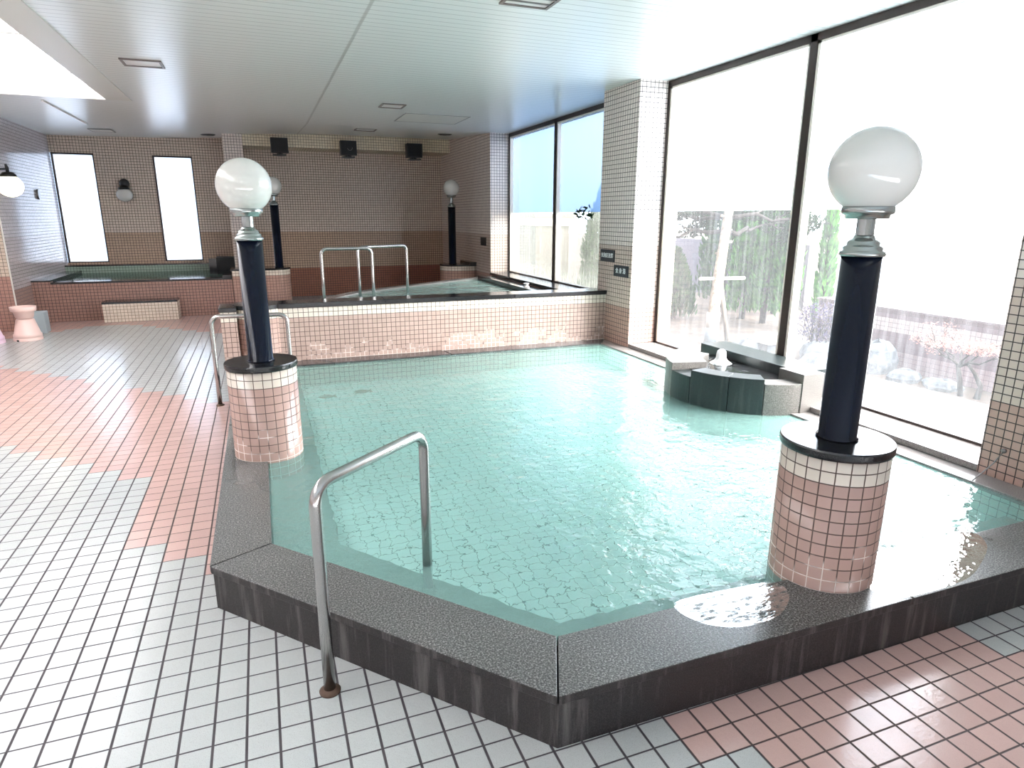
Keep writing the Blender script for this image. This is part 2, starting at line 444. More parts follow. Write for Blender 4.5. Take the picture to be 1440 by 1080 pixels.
# skylight: shallow well, glazing bars and frosted glass
b = MB()
for q in ([(-3.1, .4), (-1.6, .4)], [(-1.6, .4), (-1.6, 9.65)], [(-1.6, 9.65), (-3.1, 9.65)], [(-3.1, 9.65), (-3.1, .4)]):
    (xa, ya), (xb, yb) = q
    b.face([(xb, yb, CE), (xa, ya, CE), (xa, ya, CE+.16), (xb, yb, CE+.16)])
sk = struct(b.build('window_7', M['ceiling_plain']), 'long white skylight set into the ceiling on the left', 'skylight')
b = MB(); b.box(-3.2, -1.5, .3, 9.75, CE+.16, CE+.17); b.build('glass_pane', M['frosted'], sk)
for yy in (2.6, 4.9, 7.1, 8.75):
    b = MB(); b.box(-3.1, -1.6, yy-.02, yy+.02, CE+.12, CE+.16); b.build('glazing_bar', M['ceiling_plain'], sk)
b = MB(); b.box(-1.345, -1.315, .4, 9.6, CE-.012, CE+.01)
tr = struct(b.build('trim_1', M['ceiling_plain']), 'thin white trim strip along the ceiling beside the skylight', 'trim')
b = MB(); b.box(-2.345, -2.32, 9.95, 12.2, CE-.02, CE+.01)  # thin white box just below the ceiling
struct(b.build('white_strip', M['white_plastic']), 'short white strip on the ceiling beyond the skylight end', 'trim')

# ------------------------------------------------------------------ walls
b = MB()
WZ0, WZ1 = .77, 2.695
for x0, x1, z0, z1 in ((XL, -2.67, 0, WZ0), (XL, -2.67, WZ1, 3.2), (-2.67, -1.73, 0, 3.2), (-1.73, -1.07, 0, WZ0), (-1.73, -1.07, WZ1, 3.2), (-1.07, 4.3, 0, 3.2)):
    b.box(x0, x1, YB, YB+.15, z0, z1)
struct(b.build('wall_back', M['wall_bands']), 'back wall of small brown and beige tiles with dark grout', 'wall')
b = MB(); b.box(XL-.12, XL, 11.101, YB+.15, 0, 3.2)
b.box(-4.2, -4.05, -3.2, 11.1, 0, 3.2)
b.box(-4.2, XL-.0005, 11.099, YB+.15, 0, 3.2, 1)
M['left_pier'] = tile('left_pier_tile', [(0, '#ab8478'), (.78, '#cbbaa8')], PT, '#4c403c', .005, .25)
struct(b.build('wall_left', [M['left_tile'], M['left_pier']]), 'left wall of tiles coloured pale lavender grey for daylight glare', 'wall')
b = MB(); b.box(-4.2, 4.3, -3.35, -3.2, 0, 3.2)
struct(b.build('wall_front', M['wall_bands']), 'tiled wall behind the viewer', 'wall')
b = MB()
b.box(XP, 4.3, -3.2, 2.286, 0, 3.2)
b.box(XP, 4.3, 6.17, 6.93, 0, 3.2)
b.box(XP, 4.3, 10.87, YB, 0, 3.3)
b.box(XP+.02, 4.28, 2.286, 6.17, -.1, .2)
b.box(XP+.02, 4.28, 6.93, 10.87, 0, .62)
struct(b.build('wall_right', M['pier']), 'window wall with cream tiled piers that turn pink near the floor', 'wall')
b = MB(); b.box(-.15, XP, 13.4, YB, 2.86, 3.3)
struct(b.build('trim_3', M['beam_tile']), 'beam of cream tiles lightened for warm light under the ceiling along the back wall', 'beam')
b = MB(); b.box(-.48, -.15, 13.35, YB, 0, 3.3)
struct(b.build('wall_divider', M['pier']), 'narrow cream tiled pillar between the two far baths', 'pillar')

# window sills
b = MB(); b.box(XP, XW+.04, 2.286, 6.17, .2, .24)
struct(b.build('trim_4', M['stone_ledge'], bevel=.003), 'long polished grey stone sill under the large near windows', 'sill')
b = MB(); b.box(XP-.02, XW+.04, 6.93, 10.87, .62, .665)
struct(b.build('trim_5', M['stone_dark'], bevel=.003), 'black polished stone sill under the far windows', 'sill')

# windows in the right wall
def window(n, ya, yb, z0, label, pane, film, mull=None, filmz=1.68):
    top = CE-.005; fw = .035
    b = MB()
    for (a0, a1, c0, c1) in ((ya, yb, top-.055, top), (ya, yb, z0, z0+.018), (ya, ya+fw, z0, top), (yb-fw, yb, z0, top)):
        b.box(XW-.03, XW+.06, a0, a1, c0, c1)
    w = struct(b.build('window_%d' % n, M['frame']), label, 'window')
    b = MB()
    for (a0, a1, c0, c1) in ((ya+fw, yb-fw, top-.075, top-.055), (ya+fw, ya+fw+.028, z0+.018, top-.055), (yb-fw-.028, yb-fw, z0+.018, top-.055)):
        b.box(XW-.02, XW+.05, a0, a1, c0, c1)
    b.build('glazing_bead', M['frame_light'], w)
    b = MB(); b.face([(XW+.03, yb-fw, z0+.018), (XW+.03, ya+fw, z0+.018), (XW+.03, ya+fw, filmz), (XW+.03, yb-fw, filmz)]); b.build('glass_pane', pane, w)
    b = MB(); b.face([(XW+.03, yb-fw, filmz), (XW+.03, ya+fw, filmz), (XW+.03, ya+fw, top-.055), (XW+.03, yb-fw, top-.055)]); b.build('frosted_upper_pane', film, w)
    return w
window(1, 2.286, 4.235, .24, 'nearest large window behind the right globe lamp', M['pane_clear'], M['film'])
window(2, 4.235, 6.17, .24, 'large window with trees outside behind the stone fountain', M['pane_clear'], M['film'])
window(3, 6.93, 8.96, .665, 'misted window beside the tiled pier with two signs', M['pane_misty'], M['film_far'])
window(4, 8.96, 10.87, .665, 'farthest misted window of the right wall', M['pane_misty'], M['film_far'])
for (yy, zz) in ((5.05, CE-.05), (4.38, CE-.05), (3.95, CE-.05)):
    pass
# frosted windows in the back wall
for n, x0, x1, lab in ((5, XL+.01, -2.67, 'tall frosted window in the far left corner'), (6, -1.73, -1.07, 'tall frosted window between the far wall lamp and the pillar')):
    b = MB()
    for q in ((x0, x1, WZ1-.03, WZ1), (x0, x1, WZ0, WZ0+.02), (x0, x0+.03, WZ0, WZ1), (x1-.015, x1, WZ0, WZ1)):
        b.box(q[0], q[1], YB+.0, YB+.06, q[2], q[3])
    w = struct(b.build('window_%d' % n, M['frame']), lab, 'window')
    b = MB(); b.box(x0+.03, x1-.015, YB+.03, YB+.036, WZ0+.02, WZ1-.03); b.build('frosted_pane', M['frosted'], w)

# ------------------------------------------------------------------ near bath
O = [(.727, 1.497), (XP, 1.485), (XP, 6.72), (-.316, 6.72), (-.316, 2.70)]
I = [(.849, 1.768), (3.59, 1.775), (3.59, 6.5), (-.07, 6.5), (-.07, 2.82)]
pool = thing('bathing_pool', 'large low angular bath of pale green water with a dark granite rim', 'bath', (1.7, 4.1, 0))
names = [('curb_top', 0), ('stone_ledge', 1), ('stone_dark', 2), ('curb_top', 3), ('curb_top', 4)]
def lerp(p, q, t): return (p[0]+(q[0]-p[0])*t, p[1]+(q[1]-p[1])*t)
for mat, k in names:
    j = (k+1) % 5
    ov = .0 if k == 1 else .0
    cuts = {0: [0, .497, 1.0], 1: [0, 1], 2: [0, .49, .82, 1], 3: [0, .5, 1], 4: [0, 1]}[k]
    for t0, t1 in zip(cuts, cuts[1:]):
        e = .0012
        P = [lerp(O[k], O[j], t0+e), lerp(O[k], O[j], t1-e), lerp(I[k], I[j], t1-e), lerp(I[k], I[j], t0+e)]
        MBc = MB(); MBc.prism(P, .168, .2, 1, 0); MBc.build('coping', [M[mat], M['curb_front'] if k != 1 else M[mat]], pool, bevel=.003)
Oi = [(.735, 1.506), (XP-.002, 1.494), (XP-.002, 6.715), (-.306, 6.715), (-.306, 2.704)]
for k, mat in ((0, 'curb_front'), (4, 'curb_front'), (3, 'curb_front'), (2, 'curb_front'), (1, 'curb_front')):
    j = (k+1) % 5
    Ii = [(.84, 1.762), (3.6, 1.765), (3.6, 6.51), (-.08, 6.51), (-.08, 2.815)]
    q = MB(); q.prism([Oi[k], Oi[j], Ii[j], Ii[k]], 0, .166); q.build('curb_wall', M[mat], pool)
# lining: tiled walls, shallow granite bench on the near sides, tiled floor
q = MB()
for k in (0, 1, 2, 3, 4):
    j = (k+1) % 5; p, r = I[k], I[j]
    q.face([(r[0], r[1], -.03), (p[0], p[1], -.03), (p[0], p[1], .168), (r[0], r[1], .168)])
q.build('basin_wall', M['pool_wall'], pool)
q = MB(); q.face([(-.1, 1.74, -.02), (3.62, 1.74, -.02), (3.62, 6.53, -.02), (-.1, 6.53, -.02)]); q.build('basin_floor', M['pool_floor'], pool)
Bn = [(.965, 1.985), (3.59, 1.995), None, (.235, 6.5), (.235, 2.93)]
for P in ([I[0], I[1], (3.59, 1.995), (.965, 1.985)], [(-.07, 2.82), (.849, 1.768), (.965, 1.985), (.235, 2.93)], [(-.07, 2.82), (.235, 2.93), (.235, 6.5), (-.07, 6.5)]):
    random.seed(4); p2, p3 = P[2], P[3]; n_ = int(math.hypot(p3[0]-p2[0], p3[1]-p2[1])/.05)
    Pw = P[:3]+[lerp(p2, p3, (k_+random.uniform(-.3, .3))/n_) for k_ in range(1, n_)]+[P[3]] if P[2][0] != .235 else None
    if Pw is None: p1, p2 = P[1], P[2]; n_ = int(math.hypot(p1[0]-p2[0], p1[1]-p2[1])/.05); Pw = P[:2]+[lerp(p1, p2, (k_+random.uniform(-.3, .3))/n_) for k_ in range(1, n_)]+P[2:]
    cx_, cy_ = 1.8, 4.; keep = set(map(tuple, P))
    Pw = [p if tuple(p) in keep else (p[0]+random.uniform(-.009, .009), p[1]+random.uniform(-.009, .009)) for p in Pw]  # edge jitter stands for refraction through the water
    q = MB(); q.prism(Pw, -.03, .08); q.build('submerged_bench', M['bench'], pool)
q = MB()
NX, NY = 46, 60
q.prism([(.845, 1.762), (3.60, 1.768), (3.60, 6.51), (-.08, 6.51), (-.08, 2.815)], .184, .1865)
q2 = MB(); q2.face([(.845, 1.762, .1865), (3.60, 1.768, .1865), (3.60, 6.51, .1865), (-.08, 6.51, .1865), (-.08, 2.815, .1865)])
tag(q2.build('pool_water', M['water']), 'clear turquoise rippling water filling the large near bath', 'water', kind='stuff')
# water spilling over the rim right of the near pedestal
def blob(pts, z, name, mat, n=6):
    P = []
    for i in range(len(pts)):
        p0, p1, p2, p3 = [Vector(pts[(i+k-1) % len(pts)]) for k in range(4)]
        for s_ in range(n):
            t = s_/n
            P.append(.5*((2*p1)+(-p0+p2)*t+(2*p0-5*p1+4*p2-p3)*t*t+(-p0+3*p1-3*p2+p3)*t**3))
    q = MB(); q.face([(p.x, p.y, z) for p in P]); return q
q = blob([(2.05, 1.79), (2.5, 1.80), (2.95, 1.79), (2.93, 1.68), (2.75, 1.58), (2.55, 1.51), (2.3, 1.50), (2.15, 1.52), (2.12, 1.62)], .2028, 'x', None)
for i, f in enumerate(q.f): pass
tag(q.build('water_puddle', M['water_sheet']), 'sheet of overflow water on the rim right of the near pedestal', 'water', kind='stuff')
q = blob([(1.35, 1.79), (1.62, 1.79), (1.80, 1.77), (1.80, 1.68), (1.66, 1.585), (1.48, 1.58), (1.36, 1.66)], .2028, 'x', None)
tag(q.build('water_puddle', M['water_film']), 'rippled puddle on the granite rim left of the near pedestal', 'water', kind='stuff')

# fish-shaped inlays on the bath floor
def fish(x, y, s, lab):
    pts = [(-1, 0), (-.7, .28), (-.2, .42), (.3, .3), (.6, .12), (1., .4), (.85, 0), (1., -.3), (.6, -.1), (.2, -.35), (-.3, -.42), (-.75, -.25)]
    q = MB(); q.prism([(x+px*s, y+py*s*1.5) for px, py in pts], -.02, -.012)
    tag(q.build('fish_inlay', M['fish']), lab, 'fish tile', 'fish tiles on the bath floor')
fish(.46, 6.03, .085, 'dark brown fish-shaped tile on the bath floor, nearer the left pedestal')
fish(.80, 6.10, .085, 'olive fish-shaped tile on the bath floor, farther from the left pedestal')

# ------------------------------------------------------------------ round pedestals and globe lamps
def pedestal(x, y, label):
    t = thing('pedestal', label, 'pedestal', (x, y, -.03), 'round tiled lamp pedestals in the near bath')
    q = MB(); q.lathe([(.2, -.03), (.2, .745)], x, y, 48, urad=.2); q.face([(x+.2*math.cos(a*PI/24), y+.2*math.sin(a*PI/24), .745) for a in range(48)]); q.build('tiled_drum', M['drum_tile'], t)
    q = MB(); q.lathe([(0, .742), (.206, .742), (.209, .75), (.209, .770), (.206, .777), (0, .777)], x, y, 64, smooth=False); q.build('stone_cap', M['stone_black'], t)
    return t
pedestal(2.072, 1.798, 'right-hand round tiled pedestal with black stone cap, overflow water beside it')
pedestal(-.058, 4.077, 'left-hand round tiled pedestal with black stone cap, on the rim by the walkway')
def lamp(x, y, z0, zt, zg, label):
    """z0 foot, zt top of the post, zg centre of the globe"""
    t = thing('globe_lamp', label, 'lamp', (x, y, z0), 'globe lamps on black posts')
    q = MB(); q.lathe([(0, z0), (.078, z0), (.078, z0+.008), (.0705, z0+.012), (.0705, zt), (0, zt)], x, y, 48); q.build('post', M['navy'], t)
    q = MB(); c = zt
    q.lathe([(.072, c-.006), (.0775, c-.004), (.079, c+.004), (.077, c+.012), (.068, c+.015), (.068, c+.026), (.064, c+.032), (.057, c+.034), (.056, c+.044),
             (.050, c+.052), (.042, c+.056), (.036, c+.064), (.034, c+.07), (0, c+.07)], x, y, 48); q.build('stepped_collar', M['chrome'], t)
    zf = zg-.15+.018
    q = MB(); q.lathe([(.031, c+.066), (.031, zf-.03)], x, y, 32); q.build('neck', M['chrome'], t)
    q = MB(); q.lathe([(0, zf-.036), (.070, zf-.036), (.074, zf-.032), (.075, zf-.022), (.086, zf-.018), (.089, zf-.010), (.089, zf+.006), (.084, zf+.010), (.0, zf+.010)], x, y, 48); q.build('globe_holder', M['chrome'], t)
    q = MB(); q.sphere((x, y, zg), .15, 64, 40); q.build('glass_globe', M['globe'], t)
    return t
lamp(2.072, 1.798, .777, 1.488, 1.783, 'large globe lamp nearest the viewer, in front of the right window')
lamp(-.058, 4.077, .777, 1.488, 1.783, 'globe lamp on a black post beside the walkway, left rim of near bath')
lamp(.275, 12.12, .752, 1.80, 2.11, 'small far globe lamp partly hidden behind the left near globe')
lamp(3.39, 12.02, .747, 1.79, 2.125, 'far globe lamp standing in the right rear corner by the tiled wall')

# ------------------------------------------------------------------ raised far bath
far = thing('raised_pool', 'raised bath with cream and pink tiled front wall behind the near bath', 'bath', (2, 8, 0))
q = MB(); q.box(.10, XP, 6.722, 6.95, .2, .737); q.box(.10, XP, 6.722, 6.95, 0, .2); q.build('front_wall', M['front_tile'], far)
for x0, x1 in ((.10, 1.16), (1.163, 2.6), (2.603, XP+.04)):
    q = MB(); q.box(x0, x1, 6.70, 6.99, .738, .782); q.build('coping', M['stone_black'], far, bevel=.004)
curve = [(.35, 7.3), (.47, 7.75), (.67, 8.2), (.92, 8.62), (1.22, 9.0), (1.82, 9.46), (2.34, 9.8), (2.8, 10.12), (3.2, 10.36), (XP, 10.6)]
q = MB()
out = []
for i, p in enumerate(curve):
    a = Vector(curve[max(i-1, 0)]); c_ = Vector(curve[min(i+1, len(curve)-1)]); d = (c_-a).normalized(); out.append((p[0]-d.y*.16, p[1]+d.x*.16))
out[-1] = (XP, 10.8); out[0] = (.2, 6.99)
cv2 = [(.35, 6.99)]+curve[1:]
for i in range(len(curve)-1):
    q.prism([cv2[i], cv2[i+1], out[i+1], out[i]], 0, .585)
q.build('rim_wall', M['pier'], far)
q = MB()
for i in range(len(curve)-1): q.prism([cv2[i], cv2[i+1], out[i+1], out[i]], .586, .608)
q.build('rim', M['stone_ledge'], far)
q = MB(); q.face([(p[0], p[1], .35) for p in cv2+[(XP, 6.99)]][::-1]); q.build('basin_floor', M['pool_wall_far'], far)
q = MB(); q.face([(x, y, .592) for x, y in ([(.36, 6.96)]+cv2[1:]+[(XP, 6.96)])][::-1])
tag(q.build('pool_water', M['water_far']), 'bubbling grey-green water in the raised far bath', 'water', kind='stuff')
q = MB(); q.lathe([(.225, 0), (.225, .737)], -.075, 6.86, 48, urad=.2); q.build('tiled_drum', M['drum_tile'], far)
q = MB(); q.lathe([(0, .738), (.235, .738), (.235, .778), (0, .778)], -.075, 6.86, 48, smooth=False); q.build('drum_cap', M['stone_dark'], far)
q = MB(); q.box(-.415, -.275, 6.62, 6.95, 0, .735); tt = q.build('tiled_post', M['front_tile'], far)
q = MB(); q.box(-.425, -.268, 6.60, 6.97, .736, .775); q.build('post_cap', M['stone_black'], far, bevel=.004)
# jet channel along the far sill
ch = thing('jet_channel', 'black stone channel with white nozzles along the far sill', 'channel', (3.5, 9, .58))
q = MB(); q.box(3.36, 3.43, 7.0, 10.4, .56, .66); q.box(3.43, 3.72, 7.0, 10.4, .56, .61); q.build('channel_stone', M['stone_dark'], ch)
for (x, y) in ((3.44, 8.42), (3.42, 7.42)):
    q = MB(); q.lathe([(0, .61), (.045, .61), (.045, .665), (.03, .675), (.03, .70), (.04, .705), (.04, .715), (0, .715)], x, y, 20, smooth=False); q.build('nozzle', M['white_plastic'], ch)

def rounded_block(name, P, z, label, cap, group=None):
    cx = sum(p[0] for p in P)/len(P); cy = sum(p[1] for p in P)/len(P)
    t = thing(name, label, 'pedestal', (cx, cy, 0), group)
    q = MB(); q.prism(P, 0, z); q.build('tiled_base', M['block_tile'], t)
    q = MB(); q.prism([(cx+(p[0]-cx)*1.03, cy+(p[1]-cy)*1.03) for p in P], z+.001, z+.032); q.build('stone_cap', M['stone_black'], t)
    return t
M['block_tile'] = tile('block_tile', [(0, '#a98678'), (.63, '#d2c5b4')], PT, '#4a3830', .005, .22)
P = [(-.49, 11.87), (.2, 11.87)]+[(.2+.25*math.sin(a*PI/12), 12.12-.25*math.cos(a*PI/12)) for a in range(1, 12)]+[(.2, 12.37), (-.49, 12.37)]
rounded_block('lamp_plinth', P, .718, 'low round-ended tiled plinth under the lamp half hidden by the left globe', None)
P = [(3.745, 11.70)]+[(3.45-.3*math.sin(a*PI/12), 12.03-.3*math.cos(a*PI/12)) for a in range(0, 13)]+[(3.745, 12.33)]
pr = rounded_block('lamp_plinth', P, .712, 'rounded tiled plinth against the wall in the right rear corner', None)
q = MB(); q.box(3.62, 3.755, 11.68, 12.3, .745, .79); q.build('upstand', M['stone_black'], pr)

# ------------------------------------------------------------------ handrails
def rail(pts, r, label, group, feet=(True, True), zf=0.):
    (x0, y0, z0), (x1, y1, z1), zt = pts
    t = thing('handrail', label, 'handrail', (x0, y0, z0), group)
    d = Vector((x1-x0, y1-y0, 0)); L = d.length; d.normalize(); R_ = .07
    path = [Vector((x0, y0, z0)), Vector((x0, y0, z0+(zt-z0)*.5)), Vector((x0, y0, zt-R_))]
    for k in range(1, 8):
        a = k/8*PI/2; path.append(Vector((x0, y0, zt-R_))+d*(R_-R_*math.cos(a))+Vector((0, 0, R_*math.sin(a))))
    path += [Vector((x0, y0, zt))+d*R_, Vector((x0, y0, zt))+d*L*.5, Vector((x0, y0, zt))+d*(L-R_)]
    for k in range(1, 8):
        a = k/8*PI/2; path.append(Vector((x0, y0, zt-R_))+d*(L-R_+R_*math.sin(a))+Vector((0, 0, R_*math.cos(a))))
    path += [Vector((x1, y1, zt-R_)), Vector((x1, y1, z1+(zt-z1)*.5)), Vector((x1, y1, z1))]
    q = MB(); q.tube(path, r, 20); q.build('rail_tube', M['steel'], t)
    for f, (x, y, z) in zip(feet, ((x0, y0, z0), (x1, y1, z1))):
        if f:
            q = MB(); q.lathe([(r*.9, z), (r*1.75, z), (r*1.8, z+.006), (r*1.2, z+.014), (r*.98, z+.016)], x, y, 24); q.build('floor_flange', M['rust'], t)
rail(((.092, 2.019, 0), (.545, 2.42, .08), .778), .0205, 'steel handrail in the foreground stepping over the granite rim', 'steel handrails', (True, False))
rail(((-.453, 5.999, 0), (.161, 5.95, .0), .785), .019, 'steel handrail behind the left pedestal and its lamp', 'steel handrails', (True, False))
rail(((.655, 7.99, .50), (1.255, 8.06, .45), 1.245), .019, 'left one of two steel handrails in the raised far bath', 'steel handrails', (False, False))
rail(((1.18, 8.73, .45), (1.90, 9.11, .45), 1.225), .019, 'right one of two steel handrails in the raised far bath', 'steel handrails', (False, False))

# ------------------------------------------------------------------ left far bath
lp = thing('tiled_pool', 'far left bath with brown tiled front wall below the frosted windows', 'bath', (-1.9, 12.8, 0))
q = MB(); q.box(XL+.002, -.5, 11.88, 12.02, 0, .585); q.box(XL+.002, -3.082, 11.88, 12.02, .585, .621); q.build('front_wall', M['left_pool_tile'], lp)
q = MB(); q.box(-3.08, -.64, 11.87, 12.03, .586, .612); q.build('front_coping', M['stone_black'], lp)
q = MB(); q.box(XL, -3.08, 12.03, 13.9, .1, .645); q.box(XL, -3.08, 11.87, 12.03, .622, .645); q.build('side_ledge', M['stone_dark'], lp)
q = MB(); q.box(-.64, -.5, 11.87, 13.35, .586, .655); q.build('side_coping', M['stone_black'], lp)
q = MB(); q.box(XL+.002, -.482, 13.86, YB-.002, 0, .715); q.build('back_ledge', M['pool_wall_far'], lp)
q = MB(); q.box(XL+.002, -.482, 13.84, YB-.002, .716, .74); q.build('back_coping', M['stone_black'], lp)
q = MB(); q.box(-3.08, -.5, 12.02, 13.86, .1, .15); q.build('basin_floor', M['pool_wall_far'], lp)
q = MB(); q.face([(-3.09, 12.01, .596), (-.49, 12.01, .596), (-.49, 13.87, .596), (-3.09, 13.87, .596)])
tag(q.build('pool_water', M['water_left']), 'still dark green water in the far left bath', 'water', kind='stuff')
q = MB(); q.box(-.66, -.5, 12.4, 13.35, 0, .585); q.build('side_wall', M['left_pool_tile'], lp)
sp_ = thing('water_spout', 'black stone spout box at the right end of the far left bath', 'spout', (-.62, 13.5, .6))
q = MB(); q.box(-.80, -.49, 13.36, 13.8, .56, .86); q.build('spout_block', M['black_gloss'], sp_)
q = MB(); q.box(-.93, -.80, 13.42, 13.62, .56, .84); q.build('spout_lip', M['stone_black'], sp_)
st = thing('step_block', 'cream tiled step with dark top in front of the far left bath', 'step', (-1.85, 11.7, 0))
q = MB(); q.box(-2.37, -1.33, 11.53, 11.878, 0, .283); q.build('tiled_body', M['step_tile'], st)
q = MB(); q.box(-2.375, -1.325, 11.525, 11.878, .284, .315); q.build('stone_tread', M['stone_dark'], st)

# ------------------------------------------------------------------ granite fountain
ft = thing('fountain', 'curved dark granite fountain basin under the window in the near bath', 'fountain', (3.5, 4.2, .1))
FC = (3.72, 4.2)
def arc(a0, a1, ri, ro, z0, z1, n=10):
    q = MB(); A = [math.radians(a0+(a1-a0)*k/n) for k in range(n+1)]
    P = [(min(FC[0]+ro*math.cos(a), 3.85), FC[1]+ro*math.sin(a)) for a in A]+[(FC[0]+ri*math.cos(a), FC[1]+ri*math.sin(a)) for a in A[::-1]]
    q.prism(P, z0, z1); return q
for a0, a1, zt, mt in ((112, 168, .465, 'fountain_side'), (168.4, 190, .405, 'fountain_front'), (190.4, 218, .46, 'fountain_front'), (218.4, 240, .46, 'fountain_front'), (240.4, 266, .425, 'fountain_side')):
    arc(a0, a1, .50 if a0 > 150 else .36, .665, -.02, zt).build('wall_stone', M[mt], ft, bevel=.004)
q = MB(); q.box(3.66, 3.86, 3.53, 3.78, .1, .495); q.build('end_block', M['fountain_side'], ft, bevel=.004)
q = MB(); q.box(3.79, 4.08, 3.70, 4.92, .24, .475); q.build('back_stone', M['fountain_front'], ft, bevel=.004)
q = MB(); P = [(FC[0]+.51*math.cos(math.radians(a)), FC[1]+.51*math.sin(math.radians(a))) for a in range(95, 271, 8)]+[(3.79, 3.72), (3.79, 4.75)]
q.prism(P, -.02, .40); q.build('inner_basin', M['stone_dark'], ft)
q = MB(); q.face([(x, y, .412) for x, y in P]); tag(q.build('fountain_water', M['water_sheet']), 'bright rippled water in the granite fountain basin', 'water', kind='stuff')
q = MB(); random.seed(3)
pr_ = [(.10, .408), (.062, .425), (.044, .455), (.040, .49), (.034, .515), (.02, .528), (0, .53)]
q.lathe([(r*(1+random.uniform(-.1, .1)), z) for r, z in pr_], 3.60, 4.39, 18)
for k in range(9):
    a = k*.7; rr = .05+.03*random.random(); q.sphere((3.60+rr*math.cos(a), 4.39+rr*math.sin(a), .41), .012+.006*random.random(), 10, 6)
tag(q.build('water_jet', M['foam']), 'white foaming jet of water in the granite fountain', 'water', kind='stuff')

# ------------------------------------------------------------------ signs
def sign(y0, y1, z0, z1, text, label, size, x=XP, sx=1.):
    t = thing('sign', label, 'sign', (x-.01, (y0+y1)/2, (z0+z1)/2), 'black signs on the tiled pier')
    q = MB(); q.box(x-.012, x-.0005, y0, y1, z0, z1); q.build('plate', M['sign_black'], t, bevel=.002)
    cu = bpy.data.curves.new('lettering', 'FONT'); cu.body = text; cu.size = size; cu.align_x = 'CENTER'; cu.align_y = 'CENTER'; cu.extrude = .001; cu.offset = .0012
    o = bpy.data.objects.new('lettering', cu); C.objects.link(o)
    bpy.context.view_layer.update()
    dg = bpy.context.evaluated_depsgraph_get(); me = bpy.data.meshes.new_from_object(o.evaluated_get(dg)); bpy.data.objects.remove(o)
    me.name = 'lettering'; me.materials.clear(); me.materials.append(M['sign_white'])
    o = bpy.data.objects.new('lettering', me); C.objects.link(o); o.parent = t
    # text reads along -y seen from inside the room (facing +x)
    o.matrix_local = Matrix(((0, 0, -1, -.004), (-sx, 0, 0, 0), (0, 1, 0, 0), (0, 0, 0, 1)))
    return t
sign(6.545, 6.862, 1.118, 1.252, '気泡圧注浴', 'upper black sign with five white characters on the window pier', .055)
sign(6.228, 6.542, .966, 1.092, '全 身 浴', 'lower black sign with three white spaced characters on the window pier', .062)
q = MB(); q.box(XP-.012, XP-.0005, 11.10, 11.40, 1.11, 1.255); tag(q.build('sign', M['sign_black']), 'small black plate on the far right wall near the corner lamp', 'sign')

# ------------------------------------------------------------------ speakers under the beam
def speaker(x, label):
    t = thing('speaker', label, 'speaker', (x, 13.2, 2.86), 'black speakers on the beam')
    q = MB(); y = 13.12
    q.prism([(x-.15, y), (x+.15, y), (x+.15, y+.2), (x-.15, y+.2)], 2.735, 2.995); cab = q.build('cabinet', M['black'], t, bevel=.006)
    q = MB(); q.box(x-.135, x+.135, y-.006, y+.0, 2.75, 2.98); q.build('grille', M['black_gloss'], cab)
    q = MB(); q.box(x-.13, x+.10, y-.08, y+.14, 2.685, 2.705); q.box(x-.05, x+.05, y+.1, y+.28, 2.69, 2.74); q.box(x-.02, x+.02, y+.05, y+.09, 2.70, 2.736); q.build('bracket', M['black'], t)
    q = MB(); q.box(x-.04, x+.04, y+.199, y+.281, 2.88, 2.94); q.build('wall_mount', M['black'], t)
    return cab, y
speaker(.48, 'left black speaker on the beam, nearest the tiled pillar')
t, y = speaker(1.715, 'middle black speaker on the beam, with a pale ring mark')
q = MB(); A = [(.045*math.cos(a*PI/12+PI*1.05), .045*math.sin(a*PI/12+PI*1.05)) for a in range(0, 13)]
q.tube([(1.735+a, y-.008, 2.865+c) for a, c in A], .003, 6); q.build('ring_mark', M['steel_dull'], t)
speaker(2.98, 'right black speaker on the beam, nearest the windows')

# ------------------------------------------------------------------ ceiling fittings
def ceil_light(x0, x1, y0, y1, label, zz=CE, louvre=False, mat='panel_white'):
    t = thing('ceiling_light', label, 'light', ((x0+x1)/2, (y0+y1)/2, zz), 'square ceiling light fittings')
    q = MB(); w = .022
    for (a, b_, c, d) in ((x0, x1, y0, y0+w), (x0, x1, y1-w, y1), (x0, x0+w, y0+w, y1-w), (x1-w, x1, y0+w, y1-w)): q.box(a, b_, c, d, zz-.012, zz+.004)
    q.build('frame', M['light_rim'], t)
    q = MB(); q.box(x0+w, x1-w, y0+w, y1-w, zz-.004, zz+.002); pn = q.build('panel', M[mat], t)
    if louvre:
        for k in range(1, 4):
            yy = y0+(y1-y0)*k/4; q = MB(); q.box(x0+w, x1-w, yy-.006, yy+.006, zz-.012, zz-.004); q.build('louvre', M['steel_dull'], pn)
    return t
ceil_light(-1.04, -.70, 7.12, 7.42, 'square ceiling light beside the skylight')
ceil_light(1.57, 1.87, 8.62, 8.93, 'square ceiling light just in front of the access hatch')
ceil_light(1.60, 1.945, 4.05, 4.44, 'square louvred ceiling light at the top edge of the photo', louvre=True)
ceil_light(1.63, 1.97, 11.40, 11.70, 'square ceiling light close to the speakers', zz=zc(1.8, 11.55)-.001)
def hatch(x0, x1, y0, y1, label, zz=CE, w=.014):
    q = MB()
    for (a, b_, c, d) in ((x0, x1, y0, y0+w), (x0, x1, y1-w, y1), (x0, x0+w, y0+w, y1-w), (x1-w, x1, y0+w, y1-w)): q.box(a, b_, c, d, zz-.004, zz+.004)
    t = thing('access_hatch', label, 'hatch', ((x0+x1)/2, (y0+y1)/2, zz), 'ceiling access hatches')
    q.build('frame', M['steel_dull'], t)
    q = MB(); q.box(x0+w, x1-w, y0+w, y1-w, zz-.002, zz+.002); q.build('panel', M['ceiling_plain'], t)
hatch(2.0, 2.93, 9.3, 10.12, 'large square access hatch in the ceiling near the far windows')
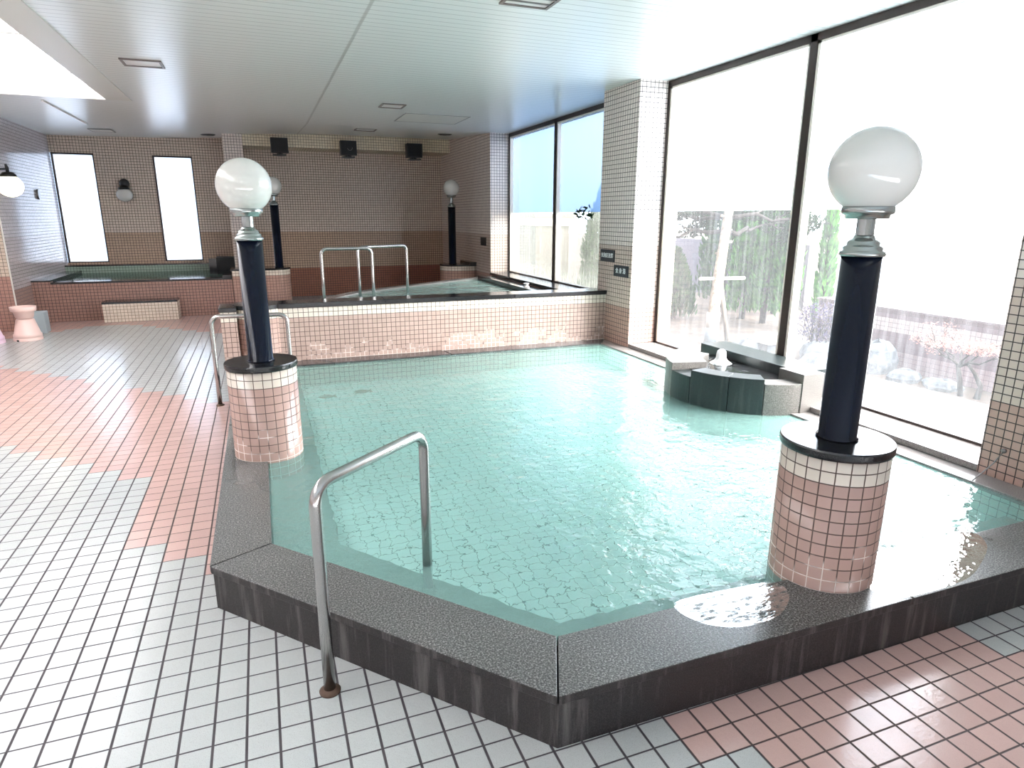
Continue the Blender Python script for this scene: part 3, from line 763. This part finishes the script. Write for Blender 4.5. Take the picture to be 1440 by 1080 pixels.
hatch(-2.47, -2.13, 12.9, 13.3, 'small square access hatch in the ceiling above the far left bath')
for x, y, lab in ((3.22, 11.75, 'round dark ceiling vent near the right rear corner'), (-.72, 13.55, 'round dark ceiling vent near the tiled pillar')):
    z = zc(x, y)
    t = thing('ceiling_vent', lab, 'vent', (x, y, z), 'round ceiling vents')
    q = MB(); q.lathe([(0, z-.014), (.10, z-.014), (.13, z-.002), (.13, z+.01)], x, y, 32); q.build('vent_plate', M['vent_dark'], t)
    q = MB(); q.lathe([(.035, z-.02), (.06, z-.02), (.06, z-.013)], x, y, 24); q.build('vent_ring', M['steel_dull'], t)

# ------------------------------------------------------------------ wall lamps
t = thing('wall_lamp', 'lit globe wall lamp on a black arm at the left edge', 'lamp', (-3.05, 10.75, 2.0), 'globe wall lamps')
gx, gy, gz = -3.06, 10.8, 1.995
q = MB(); q.sphere((gx, gy, gz), .15, 48, 24, sz=.95); q.build('glass_globe', M['globe_lit'], t)
q = MB(); q.lathe([(.092, gz+.115), (.092, gz+.14), (.06, gz+.175), (.02, gz+.18), (0, gz+.18)], gx, gy, 32); q.build('cap', M['black'], t)
q = MB(); q.tube([(gx, gy, gz+.17), (gx, gy, gz+.235), (gx-.01, gy, gz+.28)], .02, 12, radii=[.02, .022, .012]); q.tube([(gx, gy, gz+.215), (gx-.5, gy, gz+.215), (-4.05, gy, gz+.215)], .012, 10); q.build('arm', M['black'], t)
t = thing('wall_lamp', 'unlit globe wall lamp between the two frosted windows', 'lamp', (-2.22, 14.05, 2.0), 'globe wall lamps')
gx, gy, gz = -2.235, 13.93, 1.98
q = MB(); q.sphere((gx, gy, gz), .135, 48, 24, sz=.9); q.build('glass_globe', M['globe'], t)
q = MB(); q.lathe([(.09, gz+.095), (.092, gz+.12), (.07, gz+.15), (.03, gz+.16), (0, gz+.16)], gx, gy, 32); q.sphere((gx+.01, gy+.06, gz+.2), .085, 24, 14); q.tube([(gx, gy+.05, gz+.18), (gx, YB, gz+.2)], .03, 12); q.build('bracket', M['black'], t)
q = MB(); q.lathe([(0, 1.87), (.03, 1.87), (.06, 1.90), (.065, 1.94), (.06, 1.98), (.03, 2.01), (0, 2.01)], 0, 0, 20)
for i, v in enumerate(q.v): q.v[i] = (XL+.0+max(0, (v[0]+.03))*.5, 12.97+v[1]*.9, v[2])
q = MB(); N = 24
P0 = [(12.97+.055*math.cos(a*2*PI/N), 1.945+.08*math.sin(a*2*PI/N)) for a in range(N)]
q.face([(XL+.03, y, z) for y, z in P0])
for i in range(N):
    a, c = P0[i], P0[(i+1) % N]; q.face([(XL, a[0]-.0, a[1]), (XL, c[0], c[1]), (XL+.03, c[0], c[1]), (XL+.03, a[0], a[1])])
tag(q.build('wall_plate', M['steel_dull']), 'small oval metal plate on the pale left wall', 'plate')

# ------------------------------------------------------------------ stools, basin, bin
def stool(x, y, mat, label):
    t = thing('bath_stool', label, 'stool', (x, y, 0), 'plastic bath stools')
    q = MB(); q.lathe([(.165, 0), (.165, .03), (.158, .034), (.158, .042), (.162, .046), (.160, .082), (.150, .088), (.105, .268), (.098, .28), (.06, .283), (0, .283)], x, y, 40)
    q.build('stool_body', M[mat], t)
    q = MB()
    for k in range(3):
        a = -PI/2+(k-1)*.35-.15
        q.prism([(x+r*math.cos(a+d), y+r*math.sin(a+d)) for r, d in ((.166, -.1), (.1665, .1), (.15, .1), (.15, -.1))], .0, .022)
        break
    q.build('foot_opening_shade', M['vent_dark'], t)  # solid dark piece, shade inside the foot opening put into its colour
    return t
stool(-3.02, 10.27, 'stool_salmon', 'salmon plastic bath stool under a wash bowl at the left')
stool(-3.40, 10.12, 'stool_pink', 'pink plastic bath stool at the left edge of the photo')
q = MB(); x, y = -3.02, 10.27
q.lathe([(.0, .285), (.085, .285), (.10, .30), (.118, .375), (.128, .38), (.14, .385), (.145, .405), (.148, .445), (.140, .447), (.130, .40), (.11, .38), (.08, .30), (0, .296)], x, y, 40)
tag(q.build('wash_bowl', M['stool_salmon']), 'salmon plastic wash bowl resting on top of the stool', 'bowl')
q = MB(); q.box(-3.12, -2.93, 10.75, 10.95, 0, .30); tag(q.build('storage_bin', M['bin_blue'], bevel=.01), 'grey-blue plastic bin standing behind the salmon stool', 'bin')
struct_trim = MB(); struct_trim.box(XL-.012, XL+.004, 11.085, 11.1, 0, CE); struct(struct_trim.build('trim_6', M['ceiling_plain']), 'thin white corner strip at the end of the left wall', 'trim')

# plug with its chain at the near right pier
t = thing('plug_chain', 'thin metal chain hanging from the near right pier to the water', 'chain', (3.75, 2.2, .4))
q = MB(); q.tube([(3.755, 2.16, .37), (3.70, 2.17, .30), (3.64, 2.19, .235), (3.60, 2.20, .2), (3.585, 2.205, .15)], .0035, 6); q.build('chain', M['steel_dull'], t)
q = MB(); q.sphere((3.75, 2.16, .37), .014, 12, 8); q.build('wall_eyelet', M['steel_dull'], t)

# ------------------------------------------------------------------ garden
def m_ground(name, c1, c2, sc=3.):
    m = NT(name); tc = m.n('TexCoord'); n = m.noise(tc.outputs['Object'], sc, 5, .6)
    c = m.ramp(n.outputs[0], [(.35, lin(c1)), (.65, lin(c2))]); m.bsdf(c, .9, 0., .2, bump=n.outputs[0], bstr=.5, bdist=.05); return m.m
M['earth'] = m_ground('garden_earth', '#2e2722', '#463c34')
M['pale_paving'] = m_ground('pale_paving', '#4c5a64', '#67747c', 2.)
M['rock'] = m_ground('garden_rock', '#363c42', '#60666c', 6.)
M['bark'] = m_ground('pine_bark', '#5c5448', '#91897c', 14.)
M['bark_dark'] = m_ground('dark_bark', '#1e1b1a', '#33302e', 14.)
M['pole_wood'] = plain('support_pole', '#6a6258', .7)
M['wrap_white'] = plain('white_trunk_wrap', '#9aa09e', .6)
M['wrap_blue'] = plain('blue_grey_trunk_wrap', '#4c5862', .6)
M['fence'] = plain('grey_fence', '#4a444c', .8, var=.4)
M['stone_lantern'] = plain('white_stone', '#a4a4a0', .7)
M['neighbour'] = plain('neighbour_wall', '#3c322c', .8, var=.3)
M['neighbour_beam'] = plain('neighbour_fascia', '#857c6a', .7)
M['garden_tile'] = tile('garden_wall_tile', [(0, '#77686c'), (.20, '#584a50'), (.38, '#8a8280'), (.535, '#5a4e54')], .05, '#4f464a', .004, .5)
def leafmat(name, c1, c2):
    m = NT(name); oi = m.n('TexCoord'); n = m.noise(oi.outputs['Object'], 9., 3)
    c = m.ramp(n.outputs[0], [(.35, lin(c1)), (.65, lin(c2))])
    d = m.n('BsdfDiffuse'); m.l(c, d.inputs[0]); t = m.n('BsdfTranslucent'); m.l(c, t.inputs[0])
    x = m.n('MixShader'); x.inputs[0].default_value = .4; m.l(d.outputs[0], x.inputs[1]); m.l(t.outputs[0], x.inputs[2]); m.l(x.outputs[0], m.out.inputs[0]); return m.m
M['leaf_pine'] = leafmat('pine_needles', '#101d14', '#223524')
M['leaf_green'] = leafmat('conifer_green', '#204a20', '#4a7c34')
M['leaf_mid'] = leafmat('shrub_green', '#1e3222', '#38502f')
M['leaf_red'] = leafmat('red_leaves', '#86605a', '#a07a72')
M['twig'] = leafmat('grey_twigs', '#38344a', '#504c5e')

q = MB(); q.box(4.3, 60, -20, 60, -.06, 0); struct(q.build('ground', M['earth']), 'bare brown garden earth outside the windows', 'ground')
def stuffpoly(pts, z, name, mat, label, cat):
    q = blob(pts, z, name, mat, 8); o = q.build(name, M[mat]); tag(o, label, cat); return o
q = blob([(4.42, 1.5), (4.36, 5.6), (5.2, 5.9), (5.75, 4.9), (5.9, 4.2), (5.9, 3.0), (5.8, 1.6)], .012, 'x', None, 8)
tag(q.build('paving', M['pale_paving']), 'pale blue-white paving outside the near window', 'paving')
t = thing('garden_wall', 'low tiled garden wall with pale and lilac bands outside the right window', 'wall', (6.5, 4, 0))
q = MB(); q.box(6.42, 6.6, .5, 6.1, 0, .64); q.build('tiled_wall', M['garden_tile'], t)
q = MB(); q.box(6.40, 6.62, .5, 6.12, .64, .66); q.build('capping', M['garden_tile'], t)

def rock(x, y, r, h, label, seed, mat='rock'):
    random.seed(seed); q = MB(); ns = 12
    ang = [random.uniform(.75, 1.15) for _ in range(ns)]
    prof = [(1, 0), (1.04, .35), (.85, .75), (.5, .97), (.0, 1.)]
    ringz = []
    for (pr, pz) in prof:
        ringz.append([(x+r*pr*ang[k]*math.cos(2*PI*k/ns)+random.uniform(-.03, .03)*r, y+r*pr*ang[k]*math.sin(2*PI*k/ns), h*pz*random.uniform(.9, 1.05)) for k in range(ns)])
    for a, c in zip(ringz, ringz[1:]):
        for k in range(ns):
            k2 = (k+1) % ns; q.face([a[k], a[k2], c[k2], c[k]], 0, None, False)
    q.face(ringz[-1])
    tag(q.build('garden_rock', M[mat]), label, 'rock', 'rocks along the garden wall')
for k, (x, y, r, h, lab) in enumerate(((6.15, 4.98, .20, .34, 'tall grey garden rock just right of the near lamp post'), (6.08, 4.55, .17, .11, 'low pale rock by the foot of the garden wall'),
        (6.12, 4.20, .17, .09, 'low pale rock left of the red-leaved tree'), (6.0, 5.62, .2, .22, 'grey rock under the leafless shrub'),
        (5.75, 5.35, .22, .14, 'flat rock in front of the leafless shrub'), (5.55, 6.28, .2, .16, 'low rock between the two near windows'))):
    rock(x, y, r, h, lab, 20+k)

def leaves(q, c, r, n, size, flat=1., mi=0, droop=0.):
    for _ in range(n):
        while True:
            d = Vector((random.uniform(-1, 1), random.uniform(-1, 1), random.uniform(-1, 1)))
            if .25 < d.length < 1: break
        p = Vector(c)+Vector((d.x*r[0], d.y*r[1], d.z*r[2]))
        a = Vector((random.gauss(0, 1), random.gauss(0, 1), random.gauss(0, 1)*flat)).normalized()
        e = a.cross(Vector((random.gauss(0, 1), random.gauss(0, 1), random.gauss(0, 1)))).normalized()
        s_ = size*random.uniform(.6, 1.3)
        q.face([p-a*s_, p+e*s_*.35, p+a*s_, p-e*s_*.35], mi)
def branchy(q, base, tip, r, sub, depth=2, wob=.1):
    base, tip = Vector(base), Vector(tip); pts = []; n = 5
    for k in range(n+1):
        pts.append(base.lerp(tip, k/n)+Vector((random.uniform(-1, 1), random.uniform(-1, 1), random.uniform(-1, 1)))*wob*(tip-base).length*(.5 if 0 < k < n else 0))
    q.tube(pts, r, 7, radii=[r*(1-.7*k/n) for k in range(n+1)])
    ends = [pts[-1]]
    if depth:
        for _ in range(sub):
            k = random.randint(2, n); L = (tip-base).length*random.uniform(.35, .6)
            d = ((tip-base).normalized()+Vector((random.uniform(-1, 1), random.uniform(-1, 1), random.uniform(-.3, .6)))*.9).normalized()
            ends += branchy(q, pts[k], pts[k]+d*L, r*.45, sub, depth-1, wob)
    return ends
# leaning pine
random.seed(11)
t = thing('pine_tree', 'pine with pale leaning trunk and dark needles outside the fountain window', 'tree', (5.40, 6.82, 0))
q = MB(); tp = [(5.40, 6.82, -.0), (5.43, 6.84, .5), (5.49, 6.87, .95), (5.55, 6.90, 1.35), (5.60, 6.92, 1.75), (5.66, 6.95, 2.3), (5.7, 7.0, 3.2)]
q.tube(tp, .07, 14, radii=[.078, .072, .068, .06, .055, .05, .04])
for z, a in ((.75, .4), (1.15, 2.), (1.3, 5.2), (1.55, .9), (1.62, 3.)):
    f = z/1.75; c = Vector((5.40+.2*f, 6.82+.1*f, z)); q.tube([c, c+Vector((math.cos(a)*.1, math.sin(a)*.1, .02))], .016, 8)
tk = q.build('trunk', M['bark'], t)
q = MB(); q.tube([(5.402, 6.822, .02), (5.415, 6.832, .22)], .088, 18); q.build('lower_wrap', M['wrap_blue'], tk)
q = MB(); q.tube([(5.415, 6.832, .22), (5.43, 6.84, .42)], .086, 18); q.build('upper_wrap', M['wrap_white'], tk)
q = MB(); qe = MB()
for (e, r_) in (((5.2, 7.6, 1.75), .03), ((5.9, 7.9, 1.55), .03), ((6.5, 7.2, 1.50), .035), ((6.3, 6.4, 1.62), .03), ((5.0, 7.9, 1.35), .03), ((5.4, 8.2, 1.7), .03)):
    for c in branchy(q, (5.58, 6.92, 1.62 if e[2] > 1.5 else 1.45), e, r_, 3, 2, .12):
        leaves(qe, c, (.16, .16, .09), 60, .045)
for c in ((5.2, 7.4, 1.75), (5.6, 7.8, 1.8), (6.1, 7.5, 1.8), (6.5, 7.6, 1.7), (5.1, 7.9, 1.6), (5.3, 6.5, 2.1), (6.0, 6.9, 2.1), (5.6, 7.2, 2.6)):
    leaves(qe, c, (.38, .38, .14), 420, .05)
br = q.build('branches', M['bark_dark'], t); qe.build('needles', M['leaf_pine'], br)
t = thing('support_pole', 'wooden pole propping the leaning pine trunk', 'pole', (5.85, 6.9, 0))
q = MB(); q.tube([(5.80, 6.98, 0), (5.60, 6.98, .85)], .03, 10); q.build('slanted_pole', M['pole_wood'], t)
q = MB(); q.tube([(5.18, 6.85, .86), (5.95, 6.93, .84)], .022, 10); q.build('crossbar', M['stone_lantern'], t)
# conifers
def conifer(x, y, h, r, mat, label, n=2600, name='conifer'):
    t = thing(name, label, 'tree', (x, y, 0), 'conifers behind the fountain window')
    q = MB(); q.tube([(x, y, 0), (x+.02, y, h*.5), (x, y, h*.9)], .04, 8, radii=[.05, .035, .01]); q.build('trunk', M['bark_dark'], t)
    q = MB()
    for _ in range(n):
        z = h*(.08+.92*random.random()**.8); rr = r*(1-(z/h)**2.2)*(.55+.45*random.random())+.02; a = random.random()*2*PI
        p = Vector((x+rr*math.cos(a), y+rr*math.sin(a), z)); up = Vector((math.cos(a)*.35+random.uniform(-.3, .3), math.sin(a)*.35+random.uniform(-.3, .3), 1)).normalized()
        e = up.cross(Vector((random.uniform(-1, 1), random.uniform(-1, 1), .1))).normalized(); s_ = random.uniform(.05, .10)
        q.face([p-up*s_, p+e*s_*.3, p+up*s_, p-e*s_*.3])
    q.build('foliage', M[mat], t)
random.seed(5)
conifer(7.30, 8.00, 2.7, .24, 'leaf_green', 'bright green conifer in the middle of the three nearest the dark mullion')
conifer(7.30, 7.58, 2.9, .20, 'leaf_green', 'bright green conifer closest to the dark mullion, on its left')
conifer(7.30, 8.48, 2.2, .26, 'leaf_green', 'shorter bright green conifer beside the pale pine trunk')
conifer(8.20, 8.75, 3.2, .42, 'leaf_mid', 'darker green conifer behind the bright ones')
conifer(7.90, 9.75, 2.6, .50, 'leaf_mid', 'dull green bush behind the leaning pine trunk', 3200, 'shrub')
conifer(7.30, 6.88, 2.3, .11, 'leaf_green', 'thin green conifer seen just right of the dark mullion', 900)
conifer(6.35, 11.4, 2.4, .55, 'leaf_mid', 'green bush seen through the misted window by the pier', 4200, 'shrub')
conifer(6.25, 8.9, 1.1, .35, 'leaf_mid', 'low green shrub behind the pine support pole', 2000, 'shrub')
q = MB(); q.box(9.0, 9.1, 8.9, 16, 0, 1.15); tag(q.build('garden_fence', M['fence']), 'grey boundary fence behind the conifers', 'fence')
# leafless shrub
random.seed(9)
t = thing('bare_shrub', 'leafless grey shrub outside, left of the near lamp post', 'shrub', (6.05, 5.6, 0))
q = MB()
for k in range(9):
    a = k*.7; branchy(q, (6.05, 5.68, 0), (6.05+.22*math.cos(a), 5.68+.22*math.sin(a), .52+.12*random.random()), .012, 3, 2, .1)
br = q.build('branches', M['bark_dark'], t)
q = MB(); leaves(q, (6.05, 5.68, .42), (.27, .27, .26), 900, .022); q.build('twigs', M['twig'], br)
# red leaved small tree
random.seed(21)
t = thing('small_tree', 'small spreading red-leaved tree with two dark stems by the garden wall', 'tree', (6.0, 3.88, 0))
q = MB(); E_ = []
q.tube([(6.02, 3.93, 0), (6.0, 3.95, .16), (5.98, 3.98, .30)], .02, 9, radii=[.026, .02, .018])
q.tube([(6.05, 3.80, 0), (6.06, 3.79, .12), (6.02, 3.84, .24), (6.0, 3.90, .31)], .016, 9, radii=[.03, .022, .016, .012])
for e in ((5.98, 4.28, .42), (5.88, 4.15, .46), (6.1, 4.05, .50), (6.1, 3.75, .50), (6.0, 3.55, .46), (5.85, 3.8, .48), (6.15, 4.3, .44)):
    E_ += branchy(q, (5.985, 3.96, .28), e, .012, 3, 2, .1)
br = q.build('branches', M['bark_dark'], t)
q = MB()
for c in E_: leaves(q, c, (.05, .06, .03), 10, .012)
for k in range(1500):
    a = random.random()*2*PI; rr = math.sqrt(random.random()); leaves(q, (6.0+.28*rr*math.cos(a), 3.93+.42*rr*math.sin(a), .47+.07*(1-rr)*random.random()), (.02, .02, .035), 1, .013)
q.build('leaves', M['leaf_red'], br)
t = thing('stone_post', 'white-topped stone post outside at the foot of the dark mullion', 'post', (5.62, 6.02, 0))
q = MB(); q.box(5.58, 5.70, 5.98, 6.12, 0, .14); q.build('shaft', M['rock'], t)
q = MB(); q.box(5.55, 5.73, 5.94, 6.16, .14, .27); q.build('top', M['stone_lantern'], t, bevel=.01)
# neighbouring shed seen through the farthest window
t = thing('garden_shed', 'brown outbuilding with beige fascia beyond the farthest window', 'building', (7.5, 17.5, 0))
q = MB(); q.box(7.0, 8.0, 16.5, 19, 0, 1.38); q.build('wall', M['neighbour'], t)
q = MB(); q.box(6.95, 8.1, 16.4, 19.1, 1.38, 1.60); q.build('fascia', M['neighbour_beam'], t)
q = MB(); q.box(6.9, 8.15, 16.35, 19.2, 1.60, 1.70); q.build('roof', M['neighbour'], t)

# ------------------------------------------------------------------ daylight
w = bpy.data.worlds.new('World'); S.world = w; w.use_nodes = True
nt = w.node_tree; nt.nodes.clear()
def wn(t_, **k):
    n = nt.nodes.new('ShaderNode'+t_)
    for a, v in k.items(): setattr(n, a, v)
    return n
out = wn('OutputWorld'); bg = wn('Background'); tc = wn('TexCoord')
sun = Vector((.74, -.60, .50)).normalized()
dp = wn('VectorMath', operation='DOT_PRODUCT'); nt.links.new(tc.outputs['Generated'], dp.inputs[0]); dp.inputs[1].default_value = sun
cr = wn('ValToRGB'); e = cr.color_ramp.elements
SK = [(0., (.42, .60, .86, 1)), (.35, (.55, .72, .95, 1)), (.60, (1.3, 1.38, 1.5, 1)), (.78, (2.4, 2.4, 2.45, 1)), (1., (5.2, 5.1, 5.0, 1))]
while len(e) < len(SK): e.new(.5)
for el, (p, c) in zip(e, SK): el.position = p; el.color = c
mr = wn('MapRange'); nt.links.new(dp.outputs['Value'], mr.inputs[0]); mr.inputs[1].default_value = -1; mr.inputs[2].default_value = 1
nt.links.new(mr.outputs[0], cr.inputs[0]); nt.links.new(cr.outputs[0], bg.inputs[0]); bg.inputs[1].default_value = 3.6
nt.links.new(bg.outputs[0], out.inputs[0])

def portal(name, loc, rot, sx, sy):
    l = bpy.data.lights.new(name, 'AREA'); l.shape = 'RECTANGLE'; l.size = sx; l.size_y = sy; l.cycles.is_portal = True
    o = bpy.data.objects.new(name, l); C.objects.link(o); o.location = loc; o.rotation_euler = rot
portal('daylight_portal', (XW+.2, (2.286+6.17)/2, (.24+CE)/2), (0, PI/2, 0), CE-.24, 6.17-2.286)
portal('daylight_portal', (XW+.2, (6.93+10.87)/2, (.66+CE)/2), (0, PI/2, 0), CE-.66, 10.87-6.93)
portal('daylight_portal', (-2.35, 5.02, CE+.3), (0, 0, 0), 1.6, 9.4)
portal('daylight_portal', (-2.2, YB+.3, 1.73), (-PI/2, 0, 0), 2.5, 2.1)

# ------------------------------------------------------------------ camera
cd = bpy.data.cameras.new('camera'); co = bpy.data.objects.new('camera', cd); C.objects.link(co)
cd.sensor_fit = 'HORIZONTAL'; cd.sensor_width = 36.; cd.lens = 904.2/1440*36.; cd.clip_start = .05
R_ = Vector((.9340, -.3572, .0030)); U_ = Vector((.0872, .2365, .9677)); F_ = Vector((.3464, .9036, -.2521))
F_.normalize(); R_ = (R_-F_*R_.dot(F_)).normalized(); U_ = R_.cross(F_)
co.matrix_world = Matrix(((R_.x, U_.x, -F_.x, 0), (R_.y, U_.y, -F_.y, 0), (R_.z, U_.z, -F_.z, 1.62), (0, 0, 0, 1)))
S.camera = co
vs = S.view_settings; vs.view_transform = 'Standard'; vs.look = 'None'; vs.exposure = 1.17; vs.gamma = 1.; vs.use_curve_mapping = False
S.cycles.max_bounces = 10; S.cycles.diffuse_bounces = 5; S.cycles.glossy_bounces = 4; S.cycles.transmission_bounces = 6; S.cycles.transparent_max_bounces = 16
S.cycles.sample_clamp_indirect = 6.; S.cycles.use_denoising = True; S.cycles.caustics_reflective = False
